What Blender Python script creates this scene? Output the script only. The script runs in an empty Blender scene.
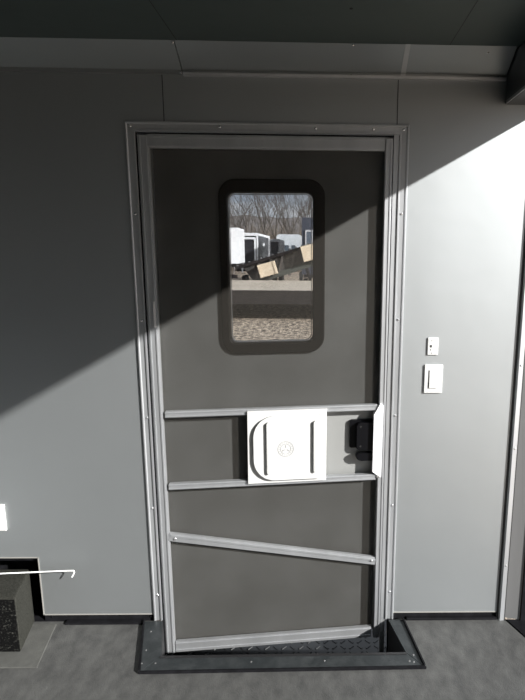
import bpy, bmesh, math, random
from mathutils import Vector, Matrix, Euler
random.seed(7)
S = bpy.context.scene
C = S.collection
R = math.radians

# ------------------------------------------------------------ camera
cam = bpy.data.cameras.new('camera'); co = bpy.data.objects.new('camera', cam); C.objects.link(co)
cam.sensor_fit = 'AUTO'; cam.sensor_width = 36; cam.lens = 36*530/700
cam.shift_x = -(332.68-262.5)/700
cam.clip_start = .02; cam.clip_end = 500
r_ = Vector((0.99972271, -0.02184008, 0.00880453)); u_ = Vector((-0.00460716, 0.18526196, 0.98267837)); f_ = Vector((0.02309292, 0.98244644, -0.18510997))
m = Matrix((r_, u_, -f_)).transposed().to_4x4(); m.translation = Vector((0, -1.9458, 1.5))
co.matrix_world = m
S.camera = co

# ------------------------------------------------------------ world, sun, exposure
W = bpy.data.worlds.new('sky'); S.world = W; W.use_nodes = True
nt = W.node_tree; nt.nodes.clear()
wo = nt.nodes.new('ShaderNodeOutputWorld'); bg = nt.nodes.new('ShaderNodeBackground')
tc = nt.nodes.new('ShaderNodeTexCoord'); mp = nt.nodes.new('ShaderNodeMapping'); mp.inputs['Scale'].default_value = (1, 1, 5)
nz = nt.nodes.new('ShaderNodeTexNoise'); nz.inputs['Scale'].default_value = 4; nz.inputs['Detail'].default_value = 6
cr = nt.nodes.new('ShaderNodeValToRGB')
cr.color_ramp.elements[0].position = .38; cr.color_ramp.elements[0].color = (.60, .70, .83, 1)
cr.color_ramp.elements[1].position = .62; cr.color_ramp.elements[1].color = (.95, .97, 1, 1)
nt.links.new(tc.outputs['Generated'], mp.inputs['Vector']); nt.links.new(mp.outputs[0], nz.inputs['Vector'])
nt.links.new(nz.outputs['Fac'], cr.inputs[0]); nt.links.new(cr.outputs[0], bg.inputs[0]); bg.inputs[1].default_value = 1.1
nt.links.new(bg.outputs[0], wo.inputs[0])

sun = bpy.data.lights.new('sun', 'SUN'); sun.energy = 11; sun.angle = R(.9); sun.color = (1, .985, .955)
so = bpy.data.objects.new('sun', sun); C.objects.link(so)
SUND = Vector((-1, .72, -.565))
so.rotation_euler = SUND.to_track_quat('-Z', 'Y').to_euler()

S.view_settings.view_transform = 'Standard'; S.view_settings.look = 'None'; S.view_settings.gamma = 1
S.view_settings.use_curve_mapping = False
S.view_settings.exposure = 0.0

# ------------------------------------------------------------ helpers
def obj(name, bm, mat=None, parent=None, smooth=False, loc=None):
    me = bpy.data.meshes.new(name); bmesh.ops.recalc_face_normals(bm, faces=bm.faces[:]); bm.to_mesh(me); bm.free()
    if smooth:
        for p in me.polygons: p.use_smooth = True
        try: me.set_sharp_from_angle(angle=R(35))
        except Exception: pass
    o = bpy.data.objects.new(name, me); C.objects.link(o)
    if mat: me.materials.append(mat)
    if parent: o.parent = parent
    if loc: o.location = loc
    return o
def empty(name, loc=(0, 0, 0), rot=(0, 0, 0)):
    o = bpy.data.objects.new(name, None); C.objects.link(o); o.location = loc; o.rotation_euler = rot; o.empty_display_size = .05
    return o
def tag(o, label, cat, group=None, kind=None):
    o['label'] = label; o['category'] = cat
    if group: o['group'] = group
    if kind: o['kind'] = kind
    return o
def struct(o, label=None):
    o['kind'] = 'structure'
    if label: o['label'] = label
    return o
def box(bm, x0, x1, y0, y1, z0, z1, bev=0):
    b = bmesh.new(); bmesh.ops.create_cube(b, size=1)
    for v in b.verts: v.co = Vector(((x0+x1)/2+v.co.x*(x1-x0), (y0+y1)/2+v.co.y*(y1-y0), (z0+z1)/2+v.co.z*(z1-z0)))
    if bev: bmesh.ops.bevel(b, geom=b.edges[:]+b.verts[:], offset=bev, segments=2, affect='EDGES', profile=.6)
    merge(bm, b); return bm
def merge(bm, b):
    t = bpy.data.meshes.new('t'); b.to_mesh(t); b.free(); bm.from_mesh(t); bpy.data.meshes.remove(t)
def prism(bm, pts, axis, a, b_, bev=0):
    """extrude a polygon. axis 'z': pts (x,y); axis 'y': pts (x,z)"""
    b = bmesh.new()
    f = (lambda p, t: Vector((p[0], p[1], t))) if axis == 'z' else ((lambda p, t: Vector((p[0], t, p[1]))) if axis == 'y' else (lambda p, t: Vector((t, p[0], p[1]))))
    v0 = [b.verts.new(f(p, a)) for p in pts]; v1 = [b.verts.new(f(p, b_)) for p in pts]
    b.faces.new(v0); b.faces.new(v1[::-1])
    n = len(pts)
    for i in range(n): b.faces.new((v0[i], v0[(i+1) % n], v1[(i+1) % n], v1[i]))
    if bev: bmesh.ops.bevel(b, geom=b.edges[:]+b.verts[:], offset=bev, segments=2, affect='EDGES', profile=.6)
    merge(bm, b); return bm
def rrect(x0, x1, z0, z1, r, n=8, rr=None):
    rr = rr or (r, r, r, r); P = []
    for k, (cx, cz, a0) in enumerate(((x1, z1, 0), (x0, z1, 90), (x0, z0, 180), (x1, z0, 270))):
        q = rr[k]; sx = -1 if k in (0, 3) else 1; sz = -1 if k in (0, 1) else 1
        for i in range(n+1):
            a = R(a0+90*i/n); P.append((cx+sx*q+q*math.cos(a), cz+sz*q+q*math.sin(a)))
    return P
def ring(bm, out, inn, y0, y1, lip=0):
    """closed ring between outlines out / inn (x,z), y0 front"""
    n = len(out)
    L = [[bm.verts.new((p[0], y1, p[1])) for p in out]]
    if lip:
        cx = sum(p[0] for p in out)/n; cz = sum(p[1] for p in out)/n
        def sh(p, d):
            v = Vector((p[0]-cx, p[1]-cz)); w = Vector((abs(v.x), abs(v.y)))
            return (p[0]-d*(1 if v.x > 0 else -1), p[1]-d*(1 if v.y > 0 else -1))
        L.append([bm.verts.new((p[0], y0+lip, p[1])) for p in out])
        L.append([bm.verts.new((sh(p, lip)[0], y0, sh(p, lip)[1])) for p in out])
        L.append([bm.verts.new((sh(p, -lip)[0], y0, sh(p, -lip)[1])) for p in inn])
        L.append([bm.verts.new((p[0], y0+lip*1.5, p[1])) for p in inn])
    else:
        L.append([bm.verts.new((p[0], y0, p[1])) for p in out]); L.append([bm.verts.new((p[0], y0, p[1])) for p in inn])
    L.append([bm.verts.new((p[0], y1, p[1])) for p in inn])
    for a, b in zip(L, L[1:]+L[:1]):
        for i in range(n): bm.faces.new((a[i], a[(i+1) % n], b[(i+1) % n], b[i]))
    return bm
def tube(bm, pts, r, n=8, r1=None):
    pts = [Vector(p) for p in pts]; rings = []; N = len(pts)
    for i, p in enumerate(pts):
        d = (pts[min(i+1, N-1)]-pts[max(i-1, 0)]).normalized()
        a = d.orthogonal().normalized() if i == 0 else (prev-d*prev.dot(d)).normalized(); prev = a
        b = d.cross(a); q = r if r1 is None else r+(r1-r)*i/(N-1)
        rings.append([bm.verts.new(p+(a*math.cos(2*math.pi*k/n)+b*math.sin(2*math.pi*k/n))*q) for k in range(n)])
    for A, B in zip(rings, rings[1:]):
        for k in range(n): bm.faces.new((A[k], A[(k+1) % n], B[(k+1) % n], B[k]))
    bm.faces.new(rings[0]); bm.faces.new(rings[-1][::-1]); return bm
def dome(bm, c, r, nrm='y', h=.5):
    b = bmesh.new(); bmesh.ops.create_uvsphere(b, u_segments=10, v_segments=6, radius=r)
    for v in b.verts:
        if nrm == 'y': v.co.y *= h
        else: v.co.z *= h
        v.co += Vector(c)
    merge(bm, b); return bm
def disc(bm, c, r, d, n=24):   # cylinder with its axis along y
    return prism(bm, [(c[0]+r*math.cos(2*math.pi*k/n), c[2]+r*math.sin(2*math.pi*k/n)) for k in range(n)], 'y', c[1]-d/2, c[1]+d/2)

def screws(m_, parent, pts, r=.0045, nrm='y', name='screw'):
    for p in pts:
        b = bmesh.new(); dome(b, (0, 0, 0), r, nrm); obj(name, b, m_, parent, loc=p)
# ------------------------------------------------------------ materials
def mat(name, col, rough=.5, metal=0, noise=None, bump=None, spec=None, col2=None, stretch=(1, 1, 1), coat=0, extra=None):
    M = bpy.data.materials.new(name); M.use_nodes = True; t = M.node_tree; p = t.nodes['Principled BSDF']
    p.inputs['Base Color'].default_value = (*col, 1); p.inputs['Roughness'].default_value = rough; p.inputs['Metallic'].default_value = metal
    if spec is not None: p.inputs['Specular IOR Level'].default_value = spec
    if coat: p.inputs['Coat Weight'].default_value = coat
    if noise or bump:
        tc = t.nodes.new('ShaderNodeTexCoord'); mp = t.nodes.new('ShaderNodeMapping'); mp.inputs['Scale'].default_value = stretch
        t.links.new(tc.outputs['Object'], mp.inputs[0])
    if noise:
        n = t.nodes.new('ShaderNodeTexNoise'); n.inputs['Scale'].default_value = noise[0]; n.inputs['Detail'].default_value = 7; n.inputs['Roughness'].default_value = .65
        t.links.new(mp.outputs[0], n.inputs['Vector'])
        c = t.nodes.new('ShaderNodeValToRGB'); c.color_ramp.elements[0].position = noise[1]; c.color_ramp.elements[1].position = noise[2]
        c.color_ramp.elements[0].color = (*col, 1); c.color_ramp.elements[1].color = (*(col2 or col), 1)
        t.links.new(n.outputs['Fac'], c.inputs[0]); t.links.new(c.outputs[0], p.inputs['Base Color'])
    if bump:
        n2 = t.nodes.new('ShaderNodeTexNoise'); n2.inputs['Scale'].default_value = bump[0]; n2.inputs['Detail'].default_value = 4
        t.links.new(mp.outputs[0], n2.inputs['Vector'])
        b = t.nodes.new('ShaderNodeBump'); b.inputs['Strength'].default_value = bump[1]; b.inputs['Distance'].default_value = bump[2] if len(bump) > 2 else .01
        t.links.new(n2.outputs['Fac'], b.inputs['Height']); t.links.new(b.outputs[0], p.inputs['Normal'])
    return M
paint = mat('silver grey painted panel', (.385, .403, .410), .565, .90, noise=(1.3, .3, .75), col2=(.405, .422, .430), bump=(1.6, .25, .02))
door_paint = mat('grey door skin', (.29, .293, .285), .5, .3, noise=(2, .3, .8), col2=(.325, .328, .32))
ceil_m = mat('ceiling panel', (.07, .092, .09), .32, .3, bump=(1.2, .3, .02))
alu = mat('mill aluminium', (.43, .44, .452), .52, .78, noise=(6, .35, .75), col2=(.55, .56, .575), stretch=(1, 1, .25), bump=(40, .06))
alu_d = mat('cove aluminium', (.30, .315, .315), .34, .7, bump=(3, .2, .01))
edge_m = mat('pale cut edge', (.30, .29, .27), .5, .2)
black = mat('black rubber', (.007, .007, .008), .6, noise=(30, .4, .7), col2=(.012, .012, .014), spec=.08)
pan_m = mat('black painted steel', (.025, .029, .031), .45, .25, noise=(14, .45, .75), col2=(.052, .057, .059), bump=(60, .1))
floor_m = mat('charcoal floor', (.044, .044, .043), .62, noise=(16, .34, .78), col2=(.095, .095, .091), bump=(160, .5, .0025), stretch=(1.3, .8, 1))
mat_m = mat('grey mat', (.055, .055, .051), .8, noise=(14, .35, .7), col2=(.085, .085, .078), bump=(250, .4, .002))
carp = mat('grey carpet', (.020, .020, .017), .95, noise=(170, .4, .62), col2=(.036, .036, .031), spec=.1, bump=(300, .6, .003))
carp_b = mat('shaded speckled front', (.003, .003, .003), .9, noise=(110, .54, .66), col2=(.04, .04, .036), spec=.08, bump=(300, .6, .003))  # unlit look of the step's front is put into this dark colour
white = mat('white plastic', (.56, .56, .55), .5)
white_s = mat('white plastic grey edge', (.5, .5, .5), .4)
wframe = mat('black window surround', (.014, .012, .011), .5, spec=.25)
blk_pl = mat('black latch plastic', (.004, .004, .005), .35, spec=.2)
screw_m = mat('zinc screw', (.75, .75, .76), .25, .9)
dark_seam = mat('dark seam', (.02, .02, .02), .6)

def screen_mat():
    M = bpy.data.materials.new('insect screen'); M.use_nodes = True; t = M.node_tree; p = t.nodes['Principled BSDF']
    p.inputs['Base Color'].default_value = (.030, .0275, .0235, 1); p.inputs['Roughness'].default_value = .7; p.inputs['Specular IOR Level'].default_value = .15
    tr = t.nodes.new('ShaderNodeBsdfTransparent'); mx = t.nodes.new('ShaderNodeMixShader')
    n = t.nodes.new('ShaderNodeTexNoise'); n.inputs['Scale'].default_value = 5; n.inputs['Detail'].default_value = 5
    tc = t.nodes.new('ShaderNodeTexCoord'); t.links.new(tc.outputs['Object'], n.inputs['Vector'])
    mr = t.nodes.new('ShaderNodeMapRange'); mr.inputs['From Min'].default_value = .3; mr.inputs['From Max'].default_value = .7
    mr.inputs['To Min'].default_value = .31; mr.inputs['To Max'].default_value = .37
    t.links.new(n.outputs['Fac'], mr.inputs['Value']); t.links.new(mr.outputs[0], mx.inputs[0])
    t.links.new(tr.outputs[0], mx.inputs[1]); t.links.new(p.outputs[0], mx.inputs[2])
    t.links.new(mx.outputs[0], t.nodes['Material Output'].inputs[0]); return M
screen_m = screen_mat()
def glass_mat():
    M = bpy.data.materials.new('clear pane'); M.use_nodes = True; t = M.node_tree; t.nodes.remove(t.nodes['Principled BSDF'])
    tr = t.nodes.new('ShaderNodeBsdfTransparent'); tr.inputs[0].default_value = (.96, .97, .98, 1)
    g = t.nodes.new('ShaderNodeBsdfGlossy'); g.inputs['Roughness'].default_value = .02
    f = t.nodes.new('ShaderNodeFresnel'); f.inputs[0].default_value = 1.45; mx = t.nodes.new('ShaderNodeMixShader')
    t.links.new(f.outputs[0], mx.inputs[0]); t.links.new(tr.outputs[0], mx.inputs[1]); t.links.new(g.outputs[0], mx.inputs[2])
    t.links.new(mx.outputs[0], t.nodes['Material Output'].inputs[0]); return M
glass = glass_mat()

# ------------------------------------------------------------ structure
XL, XR, YB, ZC = -1.85, .7357, -4.2, 2.15
b = bmesh.new()
prism(b, [(XL, .285), (-1.12, .285), (-1.12, .03), (-.650, .03), (-.650, 1.905), (.290, 1.905), (.290, .03), (XR, .03), (XR, ZC), (XL, ZC)], 'y', 0, .05)
struct(obj('wall_back', b, paint))
b = bmesh.new()
for x in (-.540, .262): box(b, x-.0012, x+.0012, -.0015, .002, 1.929, 2.09)
struct(obj('trim_1', b, dark_seam), 'thin dark seams between grey wall panels above the door')
b = bmesh.new(); box(b, XL-.05, XL, YB, .05, -.3, ZC); struct(obj('wall_left', b, paint))
b = bmesh.new(); box(b, XL-.05, 1.0, YB-.05, YB, -.3, ZC); struct(obj('wall_front', b, paint))
b = bmesh.new(); box(b, .83, .88, YB, -3.1, -.3, ZC); struct(obj('wall_right', b, paint))
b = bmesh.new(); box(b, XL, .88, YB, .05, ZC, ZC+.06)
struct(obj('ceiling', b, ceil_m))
b = bmesh.new()
for x in (-.46, .41): box(b, x-.0008, x+.0008, YB, -.105, ZC-.0008, ZC)
for x in (.08,): 
    for y in (-.35, -.75, -1.2): dome(b, (x, y, ZC), .005, 'z')
struct(obj('trim_2', b, dark_seam), 'ceiling panel seams and screws')
# floor in three pieces round the threshold recess
b = bmesh.new()
prism(b, [(XL, 0), (-.668, 0), (-.612, -.235), (XL, -.235)], 'z', -.3, 0)
prism(b, [(.318, 0), (.765, 0), (.83, -.15), (.83, -.235), (.360, -.235)], 'z', -.3, 0)
prism(b, [(XL, -.235), (.83, -.235), (.83, YB), (XL, YB)], 'z', -.3, 0)
struct(obj('floor', b, floor_m))
# black base strips under the wall panels
b = bmesh.new()
box(b, -1.12, -.675, .006, .045, -.01, .04); box(b, .290, XR, .006, .045, -.01, .04)
box(b, -1.03, -.715, -.022, .006, 0, .007, .002); box(b, .36, XR, -.010, .006, 0, .010, .002)
for x in (-1.09, -.69, .31): dome(b, (x, .003, .018), .004)
struct(obj('baseboard_back', b, black))
b = bmesh.new()
box(b, -1.12, -.675, -.0015, .0, .030, .034); box(b, .306, XR, -.0015, 0, .030, .034)
box(b, -1.1215, -1.1175, -.0015, 0, .030, .289); box(b, XL, -1.118, -.0015, 0, .285, .289)
struct(obj('trim_3', b, edge_m), 'pale cut edge of the grey wall panels')
# recess in wall at left (black lined)
b = bmesh.new()
box(b, XL, -1.06, .16, .18, -.05, .33); box(b, XL, -1.10, .05, .17, .285, .30); box(b, -1.12, -1.10, .05, .17, -.02, .30); box(b, XL, -1.10, .0, .17, -.03, -.001)
box(b, XL, -1.12, .02, .05, .262, .285)
for p in ((-1.155, .018, .272), (-1.138, .018, .262)): dome(b, p, .004)
struct(obj('trim_4', b, black), 'black lining of the opening cut in the left wall panel')
# sloped cove between wall and ceiling
t = empty('trim_5'); struct(t, 'sloped metal cove trim between back wall and ceiling')
b = bmesh.new()
def cove(bm, x0, x1, o=0):
    prism(bm, [(-.001, 2.078), (-.012-o, 2.078), (-.014-o, 2.090), (-.105-o, 2.149), (-.001, 2.149)], 'x', x0, x1)
cove(b, XL, -.470); cove(b, -.467, .628); obj('cove_panel', b, alu_d, t)
b = bmesh.new(); prism(b, [(-.001, 2.074), (-.016, 2.074), (-.018, 2.082), (-.001, 2.082)], 'x', -.467, .628); obj('cove_lip', b, alu, t)
b = bmesh.new(); cove(b, .268, .284, .0012); obj('cove_joint', b, alu, t)
screws(screw_m, t, ((-.475, -.012, 2.083), (-.475, -.100, 2.146), (.1, -.015, 2.081), (.1, -.1, 2.147), (.6, -.015, 2.081), (.54, -.085, 2.138)), .005)
# dark header beam over the side opening
t = empty('trim_6'); struct(t, 'dark header beam over the open side of the room')
b = bmesh.new(); box(b, .632, .80, -3.1, -.001, 1.998, ZC, .008); obj('header_beam', b, mat('dark header', (.03, .033, .035), .35, .3), t)
b = bmesh.new(); box(b, .628, .6315, -3.1, -.03, 1.996, 2.006); obj('lip', b, alu_d, t)
# corner trim and return
t = empty('trim_7'); struct(t, 'narrow aluminium corner strip with dark grooves')
b = bmesh.new(); prism(b, [(.742, .02), (.742, -.008), (.747, -.014), (.764, -.012), (.766, -.004), (.766, .02)], 'z', .0, 1.998); obj('strip', b, alu, t)
b = bmesh.new(); box(b, .7358, .7419, -.003, .03, 0, 1.998); box(b, .7665, .771, -.004, .03, 0, 1.998); obj('groove', b, dark_seam, t)
screws(screw_m, t, [(.755, -.014, z) for z in (.25, .75, 1.08, 1.6)], .004)
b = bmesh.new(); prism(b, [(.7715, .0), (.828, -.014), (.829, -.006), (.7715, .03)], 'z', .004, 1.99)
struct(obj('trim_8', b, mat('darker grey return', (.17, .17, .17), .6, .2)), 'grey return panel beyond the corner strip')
b = bmesh.new(); prism(b, [(.757, -.012), (.775, -.012), (.87, -.235), (.87, -.9), (1.10, -.9), (1.10, -.012)], 'z', -.05, .004)
struct(obj('trim_9', b, black), 'black rubber strip at the right floor edge')

b = bmesh.new(); box(b, .831, .96, -.020, .03, -.3, 1.996)
struct(obj('trim_10', b, black), 'black edge beside the grey return panel')
# ------------------------------------------------------------ door casing
t = empty('door_1', (0, 0, 0)); struct(t, 'aluminium door casing screwed to the grey wall')
def flange(name, path, prof, m_=alu):
    """sweep prof [(outward, y)] round left-top-right; path is list of (x,z) corners with mitres"""
    bm = bmesh.new(); (xl, zb), (xr, zt) = path
    L = []
    for (cx, cz, sx, sz) in ((xl, zb, 1, 0), (xl, zt, 1, -1), (xr, zt, -1, -1), (xr, zb, -1, 0)):
        L.append([bm.verts.new((cx+sx*o, y, cz+sz*o)) for o, y in prof])
    n = len(prof)
    for A, B in zip(L, L[1:]):
        for k in range(n): bm.faces.new((A[k], A[(k+1) % n], B[(k+1) % n], B[k]))
    bm.faces.new(L[0]); bm.faces.new(L[-1][::-1])
    return obj(name, bm, m_, t)
fl = ((-.6745, .006), (.3052, 1.929))
flange('flange', fl, [(0, 0), (0, -.005), (.002, -.009), (.006, -.009), (.009, -.005), (.0265, -.004), (.028, -.009), (.033, -.009), (.034, 0)])
flange('jamb', ((-.6402, -.165), (.2712+.019, 1.894)), [(0, .0), (0, .056), (.004, .056), (.004, .0)])
b = bmesh.new(); box(b, .2520, .2705, -.004, .02, -.165, 1.90, .001); obj('stop_strip', b, alu, t)
flange('weather_strip', ((-.6404, -.16), (.2865, 1.893)), [(0, .0005), (0, -.001), (.0045, -.001), (.0045, .0005)], black)
screws(screw_m, t, [(x, -.006, z+dz) for z in (.12, .5, .87, 1.24, 1.62) for x, dz in ((-.655, 0), (.287, .01))]+[(x, -.006, 1.912) for x in (-.655, -.35, -.02, .18, .285)])

# ------------------------------------------------------------ threshold pan
t = empty('threshold_frame', (-.15, -.2, 0)); tag(t, 'black steel frame around the sunken threshold, screwed to the floor before the door', 'threshold')
def tp(pts): return [(x+.15, y+.2) for x, y in pts]
b = bmesh.new()
prism(b, tp([(-.712, -.010), (-.640, -.010), (-.588, -.200), (-.642, -.274)]), 'z', 0, .006, .0015)
obj('side_rail', b, pan_m, t)
b = bmesh.new(); prism(b, tp([(.285, -.010), (.345, -.010), (.385, -.262), (.328, -.192)]), 'z', 0, .006, .0015); obj('side_rail', b, pan_m, t)
b = bmesh.new(); prism(b, tp([(-.642, -.275), (-.588, -.201), (.328, -.193), (.385, -.263)]), 'z', 0, .006, .0015); obj('front_rail', b, pan_m, t)
b = bmesh.new()
prism(b, tp([(-.716, -.015), (-.712, -.010), (-.642, -.274), (-.647, -.280)]), 'z', 0, .013)
prism(b, tp([(.343, -.01), (.349, -.01), (.390, -.258), (.384, -.262)]), 'z', 0, .014)
prism(b, tp([(-.647, -.280), (-.642, -.274), (.386, -.260), (.392, -.268)]), 'z', 0, .010)
obj('raised_edge', b, black, t)
b = bmesh.new()
prism(b, tp([(-.648, 0), (-.640, 0), (-.586, -.205), (-.598, -.205)]), 'z', -.168, -.0005)
prism(b, tp([(.285, 0), (.300, 0), (.345, -.205), (.327, -.198)]), 'z', -.168, -.0005)
prism(b, tp([(-.592, -.201), (.330, -.193), (.330, -.204), (-.592, -.212)]), 'z', -.168, .008)
obj('inner_wall', b, mat('black liner', (.015, .015, .016), .45), t)
b = bmesh.new(); box(b, -.55, .50, -.03, .42, -.175, -.168)
for i in range(30):
    for j in range(13):
        x = -.54+i*.036; y = -.02+j*.033; s = 1 if (i+j) % 2 else -1
        q = bmesh.new(); bmesh.ops.create_cube(q, size=1)
        for v in q.verts:
            w = Vector((v.co.x*.024, v.co.y*.006*(1.6 if v.co.z < 0 else 1), v.co.z*.003)); w.rotate(Euler((0, 0, s*R(45)))); v.co = w+Vector((x, y, -.167))
        merge(b, q)
obj('tread_plate', b, mat('black tread', (.012, .013, .014), .35, .2), t)
pts = []
for p in ((-.668, -.07), (-.655, -.17), (-.650, -.235), (-.60, -.235), (.335, -.235), (.355, -.205), (.350, -.24), (-.25, -.232), (.02, -.23)):
    pts.append((p[0]+.15, p[1]+.2, .006))
screws(mat('dull screw', (.25, .25, .25), .4, .8), t, pts, .004, 'z')

# ------------------------------------------------------------ entry door and screen door
HL = (-.630, -.002, 0); HR = (0, 0, 0)

sk = lambda x, z: x+.008*z          # the leaf is slightly racked
def warp(o):      # the old leaf is racked and narrower than its opening
    for c in o.children:
        if c.data:
            for w in c.data.vertices:
                x, y, z = w.co+c.location; w.co = Vector((x*.965, y, z+x/.885*(.012+(1.5-z)*.035)))-c.location
        warp(c)
# outer door
t = entry = empty('entry_door', HL, HR); tag(t, 'grey entry door with a rounded black-framed window, behind the screen', 'door')
b = bmesh.new()
X0, X1, Z0, Z1 = .004, .899, -.140, 1.872
ring(b, rrect(X0, X1, Z0, Z1, .002), rrect(.296, .630, 1.136, 1.704, .034), .035, .075)
obj('door_skin', b, door_paint, t)
b = bmesh.new(); ring(b, rrect(-.030, .945, -.162, 1.925, .02), rrect(.290, .636, 1.13, 1.71, .034), .0752, .080); obj('outer_flange', b, door_paint, t)
b = bmesh.new(); ring(b, rrect(.272, .668, 1.102, 1.745, .062), rrect(.303, .622, 1.144, 1.698, .026), .020, .0349, .004)
ring(b, rrect(.300, .625, 1.141, 1.701, .028), rrect(.3035, .6215, 1.1445, 1.6975, .026), .0300, .060)
wf = obj('window_surround', b, wframe, t, smooth=True)
b = bmesh.new(); ring(b, rrect(.307, .618, 1.148, 1.694, .024), rrect(.3095, .6155, 1.1505, 1.6915, .022), .044, .050)
obj('glazing_bead', b, mat('grey bead', (.30, .30, .30), .4), wf)
b = bmesh.new(); prism(b, rrect(.3055, .6195, 1.1465, 1.6955, .025), 'y', .046, .049); obj('window_pane', b, glass, t)
b = bmesh.new()
prism(b, rrect(.772, .880, .705, .822, .008), 'y', .022, .0349, .003)
prism(b, rrect(.800, .880, .700, .815, .012), 'y', .002, .021, .004)
obj('latch_body', b, blk_pl, t)
b = bmesh.new(); prism(b, rrect(.797, .880, .656, .688, .015, rr=(.003, .010, .022, .003)), 'y', .000, .026, .005); obj('latch_handle', b, blk_pl, t)
for x, z in ((.815, .800), (.815, .718)):
    b = bmesh.new(); disc(b, (x, .0015, z), .004, .002, 10); obj('screw', b, mat('dark screw', (.1, .1, .1), .3, .8), t)
# screen door
t = leaf = empty('screen_door', HL, HR); tag(t, 'aluminium framed screen door with white sliding panel and a slanting lower brace', 'screen door')
def bar(bm, x0, z0, x1, z1, w, y0, y1, ridges=0):
    d = Vector((x1-x0, z1-z0)).normalized(); n = Vector((-d.y, d.x))*w/2
    P = [(x0+n.x, z0+n.y), (x1+n.x, z1+n.y), (x1-n.x, z1-n.y), (x0-n.x, z0-n.y)]
    prism(bm, P, 'y', y0, y1, min(.0012, w/6))
    for s in ((-1, 1) if ridges else ()):
        k = n*.62*s; e = n*.13
        prism(bm, [(x0+k.x+e.x, z0+k.y+e.y), (x1+k.x+e.x, z1+k.y+e.y), (x1+k.x-e.x, z1+k.y-e.y), (x0+k.x-e.x, z0+k.y-e.y)], 'y', y0-.0025, y0)
ZB, ZT = -.152, 1.884
b = bmesh.new(); bar(b, .0155, ZB, .0145, ZT, .038, 0, .018, 1); obj('stile', b, alu, t)
b = bmesh.new(); box(b, .020, .028, -.0035, -.0025, 1.215, 1.31); obj('sticker', b, mat('faded sticker', (.62, .60, .60), .6), t)
b = bmesh.new(); bar(b, .899, ZB, .897, ZT, .027, -.002, .018, 1); obj('stile', b, alu, t)
b = bmesh.new(); bar(b, .0300, 1.8655, .888, 1.8655, .046, .0005, .018, 1); obj('top_rail', b, alu, t)
b = bmesh.new(); bar(b, .038, -.126, .876, -.126, .048, .0005, .018, 1); obj('bottom_rail', b, alu, t)
for z in (.879, .586):
    b = bmesh.new(); bar(b, .044, z, .878, z, .024, -.004, .016, 1); obj('slider_track', b, alu, t)
b = bmesh.new(); bar(b, .032, .374, .888, .209, .034, -.002, .012, 0); bar(b, .040, .379, .888, .214, .010, -.004, -.002); obj('diagonal_brace', b, alu, t)
b = bmesh.new(); P0 = .034
prism(b, [(P0, -.11), (.88, -.11), (.88, .585), (P0, .585)], 'y', .0150, .0155)
prism(b, [(P0, .585), (.674, .585), (.674, .879), (P0, .879)], 'y', .0150, .0155)
prism(b, [(P0, .879), (.888, .879), (.891, 1.85), (P0+.01, 1.85)], 'y', .0150, .0155)
obj('insect_screen', b, screen_m, t)
b = bmesh.new(); box(b, .672, .676, .004, .017, .598, .868, .0008); obj('opening_edge', b, alu, t)
b = bmesh.new()
prism(b, [(.880, .600), (.899, .586), (.902, .888), (.888, .895), (.865, .852), (.864, .612)], 'y', -.012, .016, .0015)
obj('strike_cover', b, mat('white cover', (.78, .78, .80), .4, .1), t)
for (x, z) in ((.060, .366), (.870, .215), (.886, .878), (.884, .588)):
    b = bmesh.new(); dome(b, (x, -.006, z), .005); obj('rivet', b, screw_m, t)
# slider
b = bmesh.new()
prism(b, [(.360, .588), (.672, .588), (.674, .884), (.362, .884)], 'y', -.014, -.0045, .0012)
sl = obj('slider_panel', b, white, t)
b = bmesh.new(); prism(b, rrect(.386, .660, .604, .866, .02, n=12, rr=(.012, .085, .085, .012)), 'y', -.027, -.0142, .004); obj('raised_field', b, white, sl, smooth=True)
for x in (.446, .630):
    b = bmesh.new(); prism(b, rrect(x-.007, x+.007, .632, .844, .0069, n=5), 'y', -.037, -.0271, .002); obj('finger_ridge', b, white, sl, smooth=True)
b = bmesh.new()
def annulus(bm, cx, cz, r1, r0, y0, y1, n=40):
    c = [(math.cos(2*math.pi*k/n), math.sin(2*math.pi*k/n)) for k in range(n)]
    ring(bm, [(cx+r1*a, cz+r1*s) for a, s in c], [(cx+r0*a, cz+r0*s) for a, s in c], y0, y1)
annulus(b, .513, .732, .032, .0295, -.0280, -.0270); annulus(b, .513, .732, .021, .019, -.0280, -.0270); 
for k in range(3):
    a = R(90+120*k); bar(b, .513+.005*math.cos(a), .732+.005*math.sin(a), .513+.016*math.cos(a), .732+.016*math.sin(a), .005, -.0280, -.0270)
for k in range(18):
    a = R(20*k); bar(b, .513+.0235*math.cos(a), .732+.0235*math.sin(a), .513+.0272*math.cos(a), .732+.0272*math.sin(a), .0022, -.0280, -.0270)
obj('round_emblem', b, mat('embossed emblem', (.36, .36, .36), .5), sl)

warp(entry); warp(leaf); sl.location.x = .005
# ------------------------------------------------------------ things on the wall
t = empty('light_switch', (.4275, 0, 1.025)); tag(t, 'white rectangular switch plate on the grey wall, right of the door, lower of two', 'switch')
b = bmesh.new(); box(b, -.0345, .0345, -.007, 0, -.055, .055, .002); obj('cover_plate', b, white, t)
b = bmesh.new(); box(b, -.018, .016, -.0085, -.0071, -.036, .036, .0006); pf = obj('rocker_frame', b, white, t)
b = bmesh.new(); prism(b, [(-.0105, .034), (-.0115, -.034), (-.0085, -.034), (-.0086, .034)], 'x', -.016, .0135); obj('rocker', b, white, t)
b = bmesh.new(); box(b, -.0182, -.0166, -.0092, -.0086, -.036, -.014); obj('gap', b, dark_seam, t)
t = empty('wall_socket', (.4205, 0, 1.150)); tag(t, 'small white screwed jack plate above the larger white switch plate', 'wall socket')
b = bmesh.new(); box(b, -.020, .020, -.006, 0, -.033, .033, .0025); obj('cover_plate', b, white, t)
b = bmesh.new(); box(b, -.012, -.004, -.0065, -.006, -.004, .005); box(b, -.011, -.008, -.0065, -.006, -.016, -.010); obj('jack', b, dark_seam, t)
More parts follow.
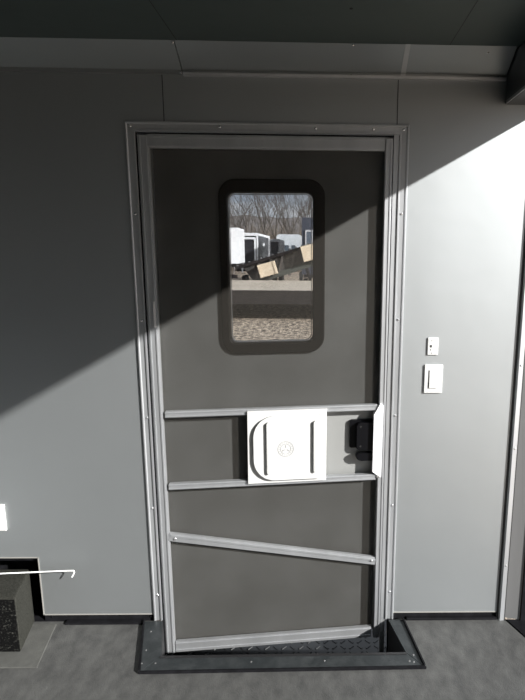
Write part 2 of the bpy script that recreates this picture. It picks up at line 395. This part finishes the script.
for z in (-.025, .022):
    b = bmesh.new(); dome(b, (-.004, -.006, z), .003); obj('screw', b, mat('grey screw', (.4, .4, .4), .4, .5), t)
b = bmesh.new(); box(b, -.055, .034, -.008, 0, -.055, .055, .002)
t = empty('outlet_plate', (-1.262, 0, .462)); tag(t, 'white plate cut by the left edge of the picture, above the thin white rod', 'outlet cover')
obj('cover_plate', b, white, t)
b = bmesh.new(); box(b, -.035, .005, -.0095, -.0081, -.03, .03, .001); obj('socket_face', b, white, t)
b = bmesh.new()
tube(b, [(-.55, 0, -.022), (-.02, 0, 0), (-.004, -.002, .001), (0, -.006, -.004), (-.004, -.008, -.013), (-.010, -.008, -.022)], .0027, 8)
o = obj('hook_rod', b, mat('white rod', (.9, .9, .88), .3), smooth=True, loc=(-.957, -.045, .258))
tag(o, 'thin white rod with a hooked end reaching in from the left before the wall', 'rod')

# ------------------------------------------------------------ carpeted block and mat at left
t = empty('carpeted_step', (-1.4, -.08, 0)); tag(t, 'low grey carpeted step, its speckled front coloured dark for shade, in the wall opening at left', 'step')
b = bmesh.new(); prism(b, [(-.44, .09), (.232, .09), (.240, .08), (.277, -.088), (-.44, -.088)], 'z', .0, .231, .006); obj('carpet_cover', b, carp, t)
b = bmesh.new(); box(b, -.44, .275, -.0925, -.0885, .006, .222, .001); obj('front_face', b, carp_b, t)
b = bmesh.new(); prism(b, [(XL+.01, -.005), (-1.062, -.02), (-1.022, -.248), (XL+.01, -.248)], 'z', 0, .006, .002)
tag(obj('floor_mat', b, mat_m), 'thin grey mat on the floor under and before the carpeted step', 'mat')

# ------------------------------------------------------------ outside
ZG = -.62
gravel = mat('gravel', (.07, .05, .035), .95, noise=(7, .40, .60), col2=(.66, .54, .42), bump=(8, 1, .12))
b = bmesh.new(); bmesh.ops.create_grid(b, x_segments=2, y_segments=2, size=200)
struct(obj('ground', b, gravel, loc=(0, 0, ZG)), 'brown gravel lot seen through the door window')
tx = mat('tree bark', (.15, .13, .115), .9)
hill_m = mat('winter hillside', (.12, .105, .10), .95, noise=(.35, .35, .7), col2=(.24, .22, .21))
b = bmesh.new(); NX, NY = 90, 14
V = [[b.verts.new((-110+i*220/NX, 70+j*6, ZG+(j/NY)**.8*(12.0+1.2*math.sin(i*.13)+.5*math.sin(i*.37+1)+.5*random.random()))) for i in range(NX+1)] for j in range(NY+1)]
for j in range(NY):
    for i in range(NX): b.faces.new((V[j][i], V[j][i+1], V[j+1][i+1], V[j+1][i]))
struct(obj('hillside', b, hill_m, smooth=True), 'low brown wooded hill on the horizon')
# brush belt
b = bmesh.new(); rb = random.Random(3)
for i in range(3400):
    x = rb.uniform(-18, 6); y = rb.uniform(50, 58); h = rb.uniform(1.6, 4.8)
    p = Vector((x, y, ZG)); q = p+Vector((rb.uniform(-.5, .5), rb.uniform(-.3, .3), h*.6)); s = q+Vector((rb.uniform(-.6, .6), rb.uniform(-.3, .3), h*.4))
    tube(b, [p, q, s], .035, 3, .012)
    for k in range(3):
        a = p.lerp(q, rb.uniform(.5, 1)); tube(b, [a, a+Vector((rb.uniform(-.5, .5), 0, rb.uniform(.3, .8)))], .02, 3, .008)
tag(obj('brush', b, mat('dry brush', (.25, .20, .16), .95, noise=(1, .3, .7), col2=(.36, .31, .25))), 'tangle of dry brown brush behind the parked trailers', 'brush', kind='stuff')
def tree_mesh(seed, H):
    rg = random.Random(seed); bm = bmesh.new()
    def grow(p, d, L, r, lv):
        pts = [p]; q = p.copy(); dd = d.copy()
        for k in range(3):
            dd = (dd+Vector((rg.uniform(-.14, .14), rg.uniform(-.14, .14), rg.uniform(0, .10)))).normalized(); q = q+dd*L/3; pts.append(q.copy())
        tube(bm, pts, r, 5 if lv < 2 else 3, r*.55)
        if lv < 4:
            for k in range(3 if lv else 6):
                a = rg.uniform(0, 6.28); s = pts[rg.choice((1, 2, 3, 3))]
                nd = (dd+Vector((math.cos(a), math.sin(a)*.7, .25))*rg.uniform(.4, .8)).normalized()
                grow(s, nd, L*rg.uniform(.55, .8), max(r*.5, .008), lv+1)
    grow(Vector((0, 0, 0)), Vector((0, 0, 1)), H*.36, H*.010, 0); return bm
trees = [(-6.6, 27, 9, 1), (-5.3, 31, 10, 2), (-3.9, 28, 9.5, 3), (-2.7, 26, 9, 4), (-1.9, 31, 10.5, 5), (-.9, 27, 9, 6), (.1, 29, 9.5, 7), (1.6, 28, 9, 8), (-4.7, 36, 10, 9), (-3.0, 37, 11, 10), (-.6, 36, 10, 11), (-7.4, 33, 9, 12)]
tl = ['bare tree left of the others through the door window, forking low', 'slim bare tree above the white box trailer', 'bare tree rising above the black trailer with the open doorway',
      'bare leaning tree near the middle of the door window', 'tall bare tree just right of the middle of the door window', 'bare tree behind the silver trailer',
      'bare tree above the dark trailer at the right of the door window', 'rightmost bare tree, mostly hidden by the window surround', 'thin distant bare tree over the white box trailer, farther back',
      'thin distant bare tree between the two middle trunks', 'thin distant bare tree beyond the silver trailer', 'bare distant tree at the left edge of the door window']
for (x, y, H, s), lb in zip(trees, tl):
    tag(obj('bare_tree', tree_mesh(s, H), tx, loc=(x*1.38, y+12, ZG)), lb, 'tree', 'bare trees behind the trailers')
# flatbed trailer with pale deck
def wheel(bm_t, bm_h, x, y, z, r=.36, w=.22):
    disc(bm_t, (x, y, z), r, w, 20); disc(bm_h, (x, y-w/2-.01, z), r*.5, .03, 16)
tyre = mat('tyre', (.02, .02, .02), .8); blk_steel = mat('black steel', (.018, .015, .015), .7, noise=(3, .4, .7), col2=(.035, .029, .028), spec=.2)
chrome = mat('pale wheel hub', (.6, .6, .6), .3, .7)
t = empty('flatbed_trailer', (-1.6, 14, ZG)); tag(t, 'low flatbed trailer with pale wooden deck and dark side beam, across the gravel', 'trailer')
b = bmesh.new()
for i in range(28): box(b, -6, 6, .06+i*.19, .06+i*.19+.183, .87, .915, .006)
obj('deck', b, mat('pale deck boards', (.42, .36, .29), .8, noise=(3, .35, .7), col2=(.60, .53, .44), stretch=(.3, 3, 1)), t)
b = bmesh.new(); box(b, -6, 6, -.06, .055, .56, .92, .01); box(b, -6, 6, -.10, .10, .52, .57, .01); box(b, -6, 6, 5.39, 5.47, .6, .91, .01)
for i in range(13): box(b, -5.9+i*.95, -5.82+i*.95, .06, 5.38, .70, .868)
obj('side_beam', b, blk_steel, t)
for x in (-5.2, -4.4, 4.6, 5.4):
    b = bmesh.new(); disc(b, (x, .45, .38), .38, .24, 20); w = obj('wheel', b, tyre, t); b = bmesh.new(); disc(b, (x, .31, .38), .18, .03, 14); obj('hub', b, chrome, w)
# tilted ramp frame (rotated in its own plane)
t = empty('tilted_ramp', (-1.75, 20, .92), (0, R(-17.5), 0)); tag(t, 'tilted black steel ramp frame sloping up to the right before the far trailers', 'ramp')
b = bmesh.new(); box(b, -1.7, 3.4, -.10, .10, .28, .40, .01); obj('top_beam', b, blk_steel, t)
b = bmesh.new(); box(b, -1.2, 3.4, -.10, .10, -.50, -.30, .01); obj('bottom_beam', b, mat('dark green steel', (.06, .065, .055), .6), t)
for i in range(9):
    b = bmesh.new(); x = -1.1+i*.5; prism(b, [(x, -.35), (x+.09, -.35), (x+.45, .30), (x+.36, .30)], 'y', -.05, .05); obj('brace', b, mat('worn steel', (.09, .08, .075), .5, .3), t)
b = bmesh.new(); prism(b, [(-1.2, -.30), (3.4, -.30), (3.4, .28), (-1.4, .28)], 'y', .06, .10); obj('ramp_plate', b, mat('dark plate', (.03, .028, .027), .7, noise=(4, .4, .7), col2=(.09, .08, .07)), t)
screws(mat('dull rollers', (.12, .12, .12), .4, .5), t, [(-1.6+i*.25, -.02, .42) for i in range(20)], .05, name='roller')
for P_ in ([(1.0, -2.0), (1.12, -2.0), (1.12, -.45), (1.0, -.45)], [(-1.1, -1.2), (-.98, -1.2), (-.98, -.4), (-1.1, -.4)]):
    b = bmesh.new(); prism(b, P_, 'y', -.08, .08); obj('prop', b, blk_steel, t)
wood = mat('pale crate wood', (.62, .50, .36), .7, noise=(2, .3, .7), col2=(.74, .63, .48), stretch=(1, 1, 4))
for (x, z, w, h, a, lb) in ((-2.14, .72, .70, .52, -16, 'pale wooden box on the ramp frame, left of two'), (-.36, 1.42, .80, .62, -14, 'pale wooden box high on the ramp frame, right of two')):
    t = empty('wooden_box', (x, 19.68, z), (0, R(a), 0)); tag(t, lb, 'box', 'pale wooden boxes on the ramp')
    b = bmesh.new(); box(b, -w/2, w/2, -.14, .24, -h/2, h/2, .01); obj('crate_body', b, wood, t)
    for s in (-1, 1): b = bmesh.new(); box(b, s*(w/2-.04)-.04, s*(w/2-.04)+.04, -.17, -.141, -h/2, h/2, .005); obj('batten', b, wood, t)
def cargo(name, x0, x1, y, L, z0, z1, mbody, label, trim=None, door=None, curved=0):
    t = empty(name, ((x0+x1)/2, y, ZG)); tag(t, label, 'trailer'); w = (x1-x0)/2; z0 -= ZG; z1 -= ZG
    b = bmesh.new(); prism(b, rrect(-w, w, z0, z1, .05, rr=(curved or .05, curved or .05, .04, .04)), 'y', 0, L); obj('body', b, mbody, t)
    if trim:
        b = bmesh.new(); ring(b, rrect(-w-.01, w+.01, z0, z1+.01, .05), rrect(-w+.07, w-.07, z0+.07, z1-.13, .03), -.03, .0); obj('edge_trim', b, trim, t)
    b = bmesh.new()
    box(b, -w+.1, w-.1, .05, L-.1, z0-.14, z0-.02); obj('chassis', b, blk_steel, t)
    for s in (-1, 1):
        for k in (L*.45, L*.6):
            b = bmesh.new(); prism(b, [(k+.34*math.cos(a*math.pi/9), .36+.34*math.sin(a*math.pi/9)) for a in range(18)], 'x', s*(w-.1)-.1, s*(w-.1)+.1); obj('wheel', b, tyre, t)
    return t
c_white = mat('white trailer skin', (.92, .93, .95), .4); c_black = mat('black trailer skin', (.03, .03, .035), .35); c_silver = mat('silver trailer skin', (.70, .74, .78), .35, .3, noise=(3, .3, .7), col2=(.85, .88, .9)); c_navy = mat('dark blue trailer skin', (.06, .065, .085), .4)
t = cargo('box_trailer', -5.2, -3.33, 20.2, 1.5, .92, 2.36, c_white, 'plain white box trailer at the left of the door window view')
b = bmesh.new(); box(b, -.9, .9, -.14, .0, .7, .85); box(b, .55, .85, -.16, -.145, .95, 1.1); obj('bumper', b, blk_steel, t)
t = cargo('cargo_trailer', -4.35, -3.15, 25.2, 6, .55, 2.30, c_black, 'black cargo trailer with a white edge and doorway frame, beside the white box trailer', c_white)
b = bmesh.new(); ring(b, rrect(-.24, .50, .98, 2.72, .02), rrect(-.16, .41, .98, 2.62, .02), -.06, -.031); obj('doorway_frame', b, c_white, t)
b = bmesh.new()
for k in range(4):
    dy_, dz_ = .42*math.cos(k*math.pi/4), .10*math.sin(k*math.pi/4)
    tube(b, [(.61, 2.6-dy_, 2.35-dz_), (.61, 2.6+dy_, 2.35+dz_)], .03, 5)
box(b, .595, .625, 5.6, 5.95, 1.17, 2.92); box(b, .595, .62, .1, 5.6, 2.80, 2.92)
obj('white_side_trim', b, c_white, t)
cargo('small_trailer', -2.59, -2.07, 25.4, 3.5, .6, 2.02, c_black, 'small dark trailer between the black cargo trailer and the silver one', mat('grey trim', (.35, .35, .36), .4, .3))
t = cargo('travel_trailer', -2.70, -1.20, 31, 5, .5, 2.42, c_silver, 'pale silver travel trailer in the middle distance', curved=.18)
b = bmesh.new(); box(b, -.35, .0, -.03, 0, 2.0, 2.4, .01); box(b, .15, .4, -.03, 0, 1.95, 2.4, .01); box(b, -.5, .5, -.04, 0, 1.5, 1.55); obj('window', b, mat('tinted window', (.1, .12, .14), .1), t)
t = cargo('camper', -.86, 1.0, 22.4, 5, .4, 2.92, c_navy, 'tall dark blue camper with a framed window at the right of the door window view', None)
b = bmesh.new(); ring(b, rrect(-.78, -.42, 1.9, 3.0, .04), rrect(-.72, -.48, 1.98, 2.92, .03), -.06, -.031); fr = obj('window', b, mat('pale window frame', (.5, .5, .52), .5), t)
b = bmesh.new(); prism(b, rrect(-.72, -.48, 1.98, 2.92, .03), 'y', -.04, -.03); obj('pane', b, mat('dim glass', (.12, .14, .17), .1), fr)
